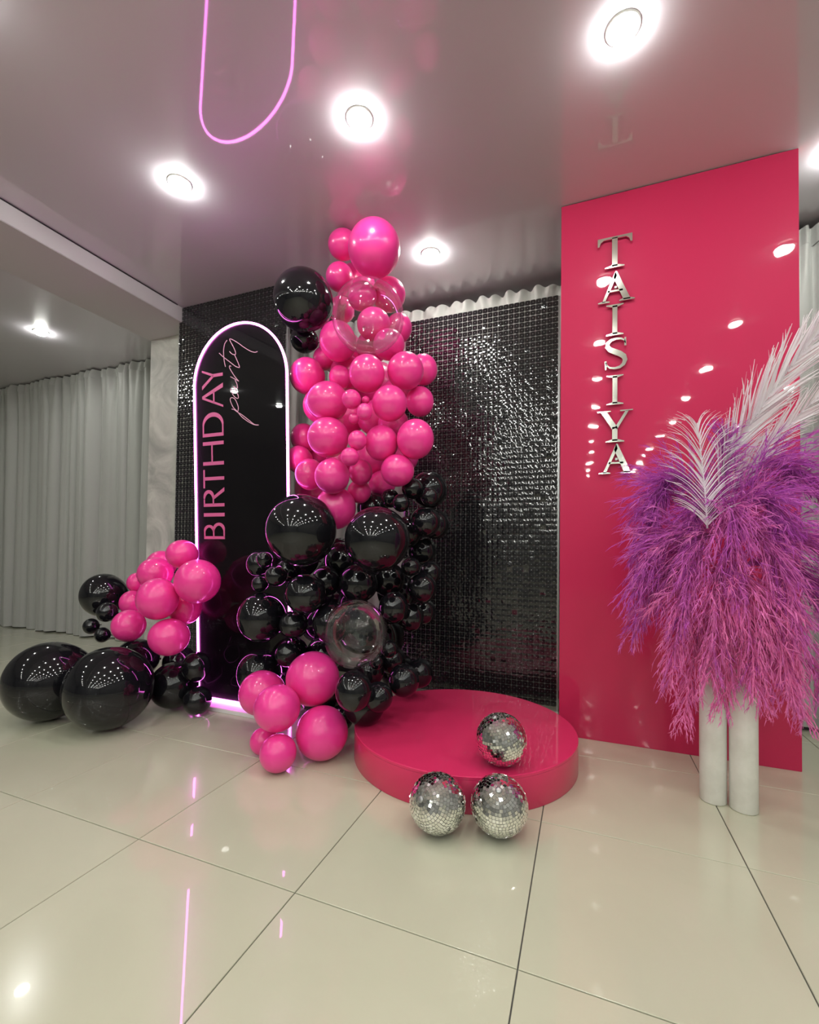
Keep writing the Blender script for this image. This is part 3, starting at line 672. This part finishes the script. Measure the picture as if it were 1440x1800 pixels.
# ------------------------------------------------------------------ vases and dried plants
def vase(x, y, r, h, label):
    t = thing('floor_vase', label, 'vase', (x, y, 0), 'pair of tall white tube vases')
    lathe('tube_body', [(0, .004), (r-.012, .004), (r-.004, 0), (r, .004), (r, h-.002), (r-.002, h), (r-.007, h), (r-.007, .02), (0, .02)], M['vase'], t, 64)
    lathe('rim', [(r-.007, h-.004), (r-.006, h+.0025), (r-.001, h+.0025), (r+.0008, h-.004)], M['vase'], t, 64)
vase(.461, 2.068, .0445, .52, 'left of two tall white tube vases, before the crimson panel')
vase(.551, 2.040, .0445, .62, 'right of two tall white tube vases, slightly nearer and lower in the picture')
def bez(a, b, c, t): return a*(1-t)**2+b*2*t*(1-t)+c*t*t
def fibre_mesh(name, ribs, m, parent):
    """ribs: list of (points, width, dye)"""
    V, F, D = [], [], []
    for P, w, dye in ribs:
        b = len(V); n = len(P); side = (P[-1]-P[0]).cross(Vector((rnd.uniform(-1, 1), rnd.uniform(-1, 1), rnd.uniform(-1, 1))))
        side = side.normalized() if side.length > 1e-6 else Vector((1, 0, 0))
        for i, p in enumerate(P):
            k = w*(1-.82*i/(n-1)); V.append(tuple(p-side*k)); V.append(tuple(p+side*k)); D += [dye, dye]
        for i in range(n-1): F.append((b+2*i, b+2*i+1, b+2*i+3, b+2*i+2))
    me = mesh(name, V, F); at = me.attributes.new('dye', 'FLOAT', 'POINT'); at.data.foreach_set('value', D)
    return link(name, me, m, parent, True)
def plume(A, B, C_, rad, dye0, label, group, nb=165, seed=0):
    rn = random.Random(seed); A, B, C_ = Vector(A), Vector(B), Vector(C_)
    t = thing('pampas_plume', label, 'dried grass', A, group)
    A0 = A.copy(); A, B, C_ = Vector((0, 0, 0)), B-A0, C_-A0
    ribs = []
    for k in range(nb):
        s = .06+.94*(k/nb)**.92; p = bez(A, B, C_, s); tg = (bez(A, B, C_, min(1.02, s+.03))-bez(A, B, C_, s-.03)).normalized()
        rv = Vector((rn.gauss(0, 1), rn.gauss(0, 1), rn.gauss(0, 1))); rv = (rv-tg*rv.dot(tg)).normalized()
        ln = rad*(1.25-.75*s)*rn.uniform(.75, 1.3)*(1.0 if s > .25 else .7)
        d = (tg*1.0+rv*rn.uniform(.45, .95)).normalized(); dye = max(0, min(1, dye0+rn.gauss(0, .2)))
        spine = [p]; q = p.copy(); dd = d.copy()
        for i in range(4):
            dd = (dd+Vector((0, 0, -.16))+tg*.08).normalized(); q = q+dd*ln*.45; spine.append(q.copy())
        ribs.append((spine, .0021, dye))
        for i in range(13):
            u = rn.uniform(.05, .95)*3.99; j = int(u); c = spine[j].lerp(spine[j+1], u-j); ax = (spine[j+1]-spine[j]).normalized()
            v = (ax+Vector((rn.gauss(0, .33), rn.gauss(0, .33), rn.gauss(0, .33)-.12))).normalized(); hl = ln*rn.uniform(.22, .5)
            v2 = (v+Vector((0, 0, -.25))).normalized()
            ribs.append(([c, c+v*hl*.5, c+v*hl*.5+v2*hl*.5], rn.uniform(.0011, .0021), max(0, min(1, dye+rn.gauss(0, .12)))))
    o = fibre_mesh('plume_fibres', ribs, M['dye'], t); o['kind'] = 'stuff'
    st = [bez(A, B, C_, i/10) for i in range(10)]
    tube('stem', [tuple(p) for p in st], .002, M['stem'], t, segs=6, radii=[.0025-.0016*i/9 for i in range(10)])
    return t
GP = 'dyed pampas plumes in the tall arrangement'
PL = [
 ((.47, 2.02, .98), (.47, 1.99, 1.22), (.475, 1.97, 1.39), .075, .08, 'purple plume standing upright at the top centre of the pampas bunch'),
 ((.43, 2.04, 1.02), (.34, 2.00, 1.42), (.25, 1.99, 1.08), .105, .05, 'purple plume arching over at the top left of the pampas bunch'),
 ((.42, 2.06, 1.00), (.29, 2.02, 1.42), (.20, 2.00, .92), .11, .08, 'purple plume hanging at the upper left edge of the bunch'),
 ((.50, 2.05, 1.05), (.60, 2.02, 1.42), (.72, 2.02, 1.20), .10, .08, 'purple plume arching over at the top right of the bunch'),
 ((.52, 2.08, 1.02), (.68, 2.08, 1.38), (.86, 2.06, 1.10), .11, .15, 'purple plume reaching past the panel edge at the upper right'),
 ((.45, 1.98, 1.02), (.42, 1.92, 1.24), (.34, 1.90, .95), .08, .10, 'purple plume curling forward left of the top centre one'),
 ((.51, 1.98, 1.02), (.56, 1.92, 1.26), (.62, 1.88, 1.02), .10, .12, 'purple plume curling forward right of the top centre one'),
 ((.44, 1.98, .92), (.31, 1.94, 1.16), (.17, 1.92, .78), .11, .22, 'violet plume sticking out at the middle left of the bunch'),
 ((.44, 2.02, .88), (.32, 1.98, 1.02), (.175, 1.97, .64), .10, .35, 'mauve plume drooping at the lower middle left of the bunch'),
 ((.52, 1.98, .92), (.68, 1.94, 1.18), (.83, 1.92, .82), .11, .30, 'violet plume sticking out at the middle right of the bunch'),
 ((.53, 2.03, .88), (.70, 2.00, 1.05), (.86, 1.98, .62), .10, .25, 'lilac plume drooping outwards at the far right of the bunch'),
 ((.48, 1.96, 1.05), (.47, 1.84, 1.25), (.46, 1.83, .82), .105, .35, 'magenta plume falling down the front middle of the bunch'),
 ((.45, 1.95, .98), (.38, 1.86, 1.12), (.31, 1.86, .68), .10, .45, 'magenta plume falling to the front left of the bunch'),
 ((.51, 1.95, .98), (.57, 1.85, 1.12), (.65, 1.85, .68), .10, .5, 'magenta plume falling to the front right of the bunch'),
 ((.46, 1.96, .85), (.43, 1.85, .98), (.41, 1.86, .52), .105, .72, 'pink plume hanging left of the middle over the vases'),
 ((.50, 1.96, .85), (.52, 1.85, .98), (.53, 1.86, .50), .105, .78, 'pink plume hanging in the middle over the vases'),
 ((.52, 1.98, .80), (.60, 1.88, .92), (.64, 1.88, .46), .10, .82, 'pink plume hanging right of the vases'),
 ((.44, 1.99, .80), (.34, 1.91, .94), (.29, 1.90, .48), .10, .78, 'pink plume hanging left of the vases'),
 ((.46, 2.00, .72), (.39, 1.93, .78), (.34, 1.93, .34), .085, .9, 'lowest light pink plume on the left side'),
 ((.53, 2.00, .74), (.62, 1.95, .80), (.70, 1.95, .38), .085, .85, 'lowest light pink plume on the right side'),
 ((.53, 2.06, .80), (.66, 2.04, .86), (.80, 2.04, .42), .085, .55, 'thin mauve plume trailing to the lower right edge'),
 ((.49, 1.97, .70), (.48, 1.90, .74), (.455, 1.92, .42), .085, .92, 'short light pink plume right over the vase tops'),
 ((.54, 1.99, .72), (.56, 1.91, .76), (.575, 1.92, .45), .085, .92, 'short light pink plume before the right vase'),
 ((.47, 2.12, .95), (.40, 2.14, 1.20), (.30, 2.14, .75), .10, .2, 'shaded purple plume at the back left near the panel'),
 ((.52, 2.12, .95), (.62, 2.14, 1.20), (.72, 2.14, .78), .10, .3, 'shaded purple plume at the back right near the panel'),
]
for k, (A_, B_, C2, rd, dy, lb) in enumerate(PL): plume(A_, B_, C2, rd, dy, lb, GP, seed=k+1)
def feather(A, B, C_, bl, n, label, seed, ang=(.75, .35), curl=0.0, w=.0022):
    rn = random.Random(seed); A, B, C_ = Vector(A), Vector(B), Vector(C_); A0 = A.copy(); A, B, C_ = Vector((0, 0, 0)), B-A0, C_-A0
    t = thing('palm_leaf', label, 'dried leaf', A0, 'bleached white palm leaves')
    nrm = Vector((.45, -1, 0)).normalized(); ribs = []
    for k in range(n):
        s = .04+.96*k/n; p = bez(A, B, C_, s); tg = (bez(A, B, C_, min(1, s+.02))-bez(A, B, C_, s-.02)).normalized()
        for sd in (-1, 1):
            lat = tg.cross(nrm).normalized()*sd; a = ang[0]+(ang[1]-ang[0])*s+rn.gauss(0, .04)
            d = tg*math.cos(a)+lat*math.sin(a)+nrm*rn.gauss(.03, .07); ln = bl*(.55+.6*math.sin(PI*min(1, s*.8+.12)))*rn.uniform(.82, 1.1)*(1-.5*max(0, s-.8)/.2)
            P = [p]; q = p.copy(); dd = d.normalized()
            for i in range(6):
                dd = (dd+tg*.05+lat*curl*i*.12+Vector((0, 0, -.015*i))).normalized(); q = q+dd*ln/6; P.append(q.copy())
            ribs.append((P, w*rn.uniform(.7, 1.2), rn.random()))
            if rn.random() < .5: ribs.append(([P[4], P[4]+dd*ln*.12+lat*.006, P[4]+dd*ln*.22+lat*.016], w*.5, rn.random()))
    o = fibre_mesh('leaflets', ribs, M['white_leaf'], t); o['kind'] = 'stuff'
    tube('midrib', [tuple(bez(A, B, C_, i/12)) for i in range(13)], .002, M['white_leaf'], t, segs=6, radii=[.0032-.0022*i/12 for i in range(13)])
feather((.395, 1.84, 1.03), (.39, 1.84, 1.18), (.365, 1.84, 1.40), 0.17, 36, 'white dried palm leaf with thin curling tips on the left of the arrangement', 11, (.85, .35), .6, .0030)
feather((.46, 1.99, 1.18), (.52, 1.97, 1.42), (.80, 1.93, 1.78), .20, 74, 'large white dried palm leaf leaning right past the panel edge', 12, (.55, .28), .0, .0056)
feather((.49, 2.01, 1.16), (.60, 2.0, 1.34), (.88, 2.0, 1.62), .13, 50, 'narrower white palm leaf tucked under the large right one', 13, (.5, .3), .0, .0048)
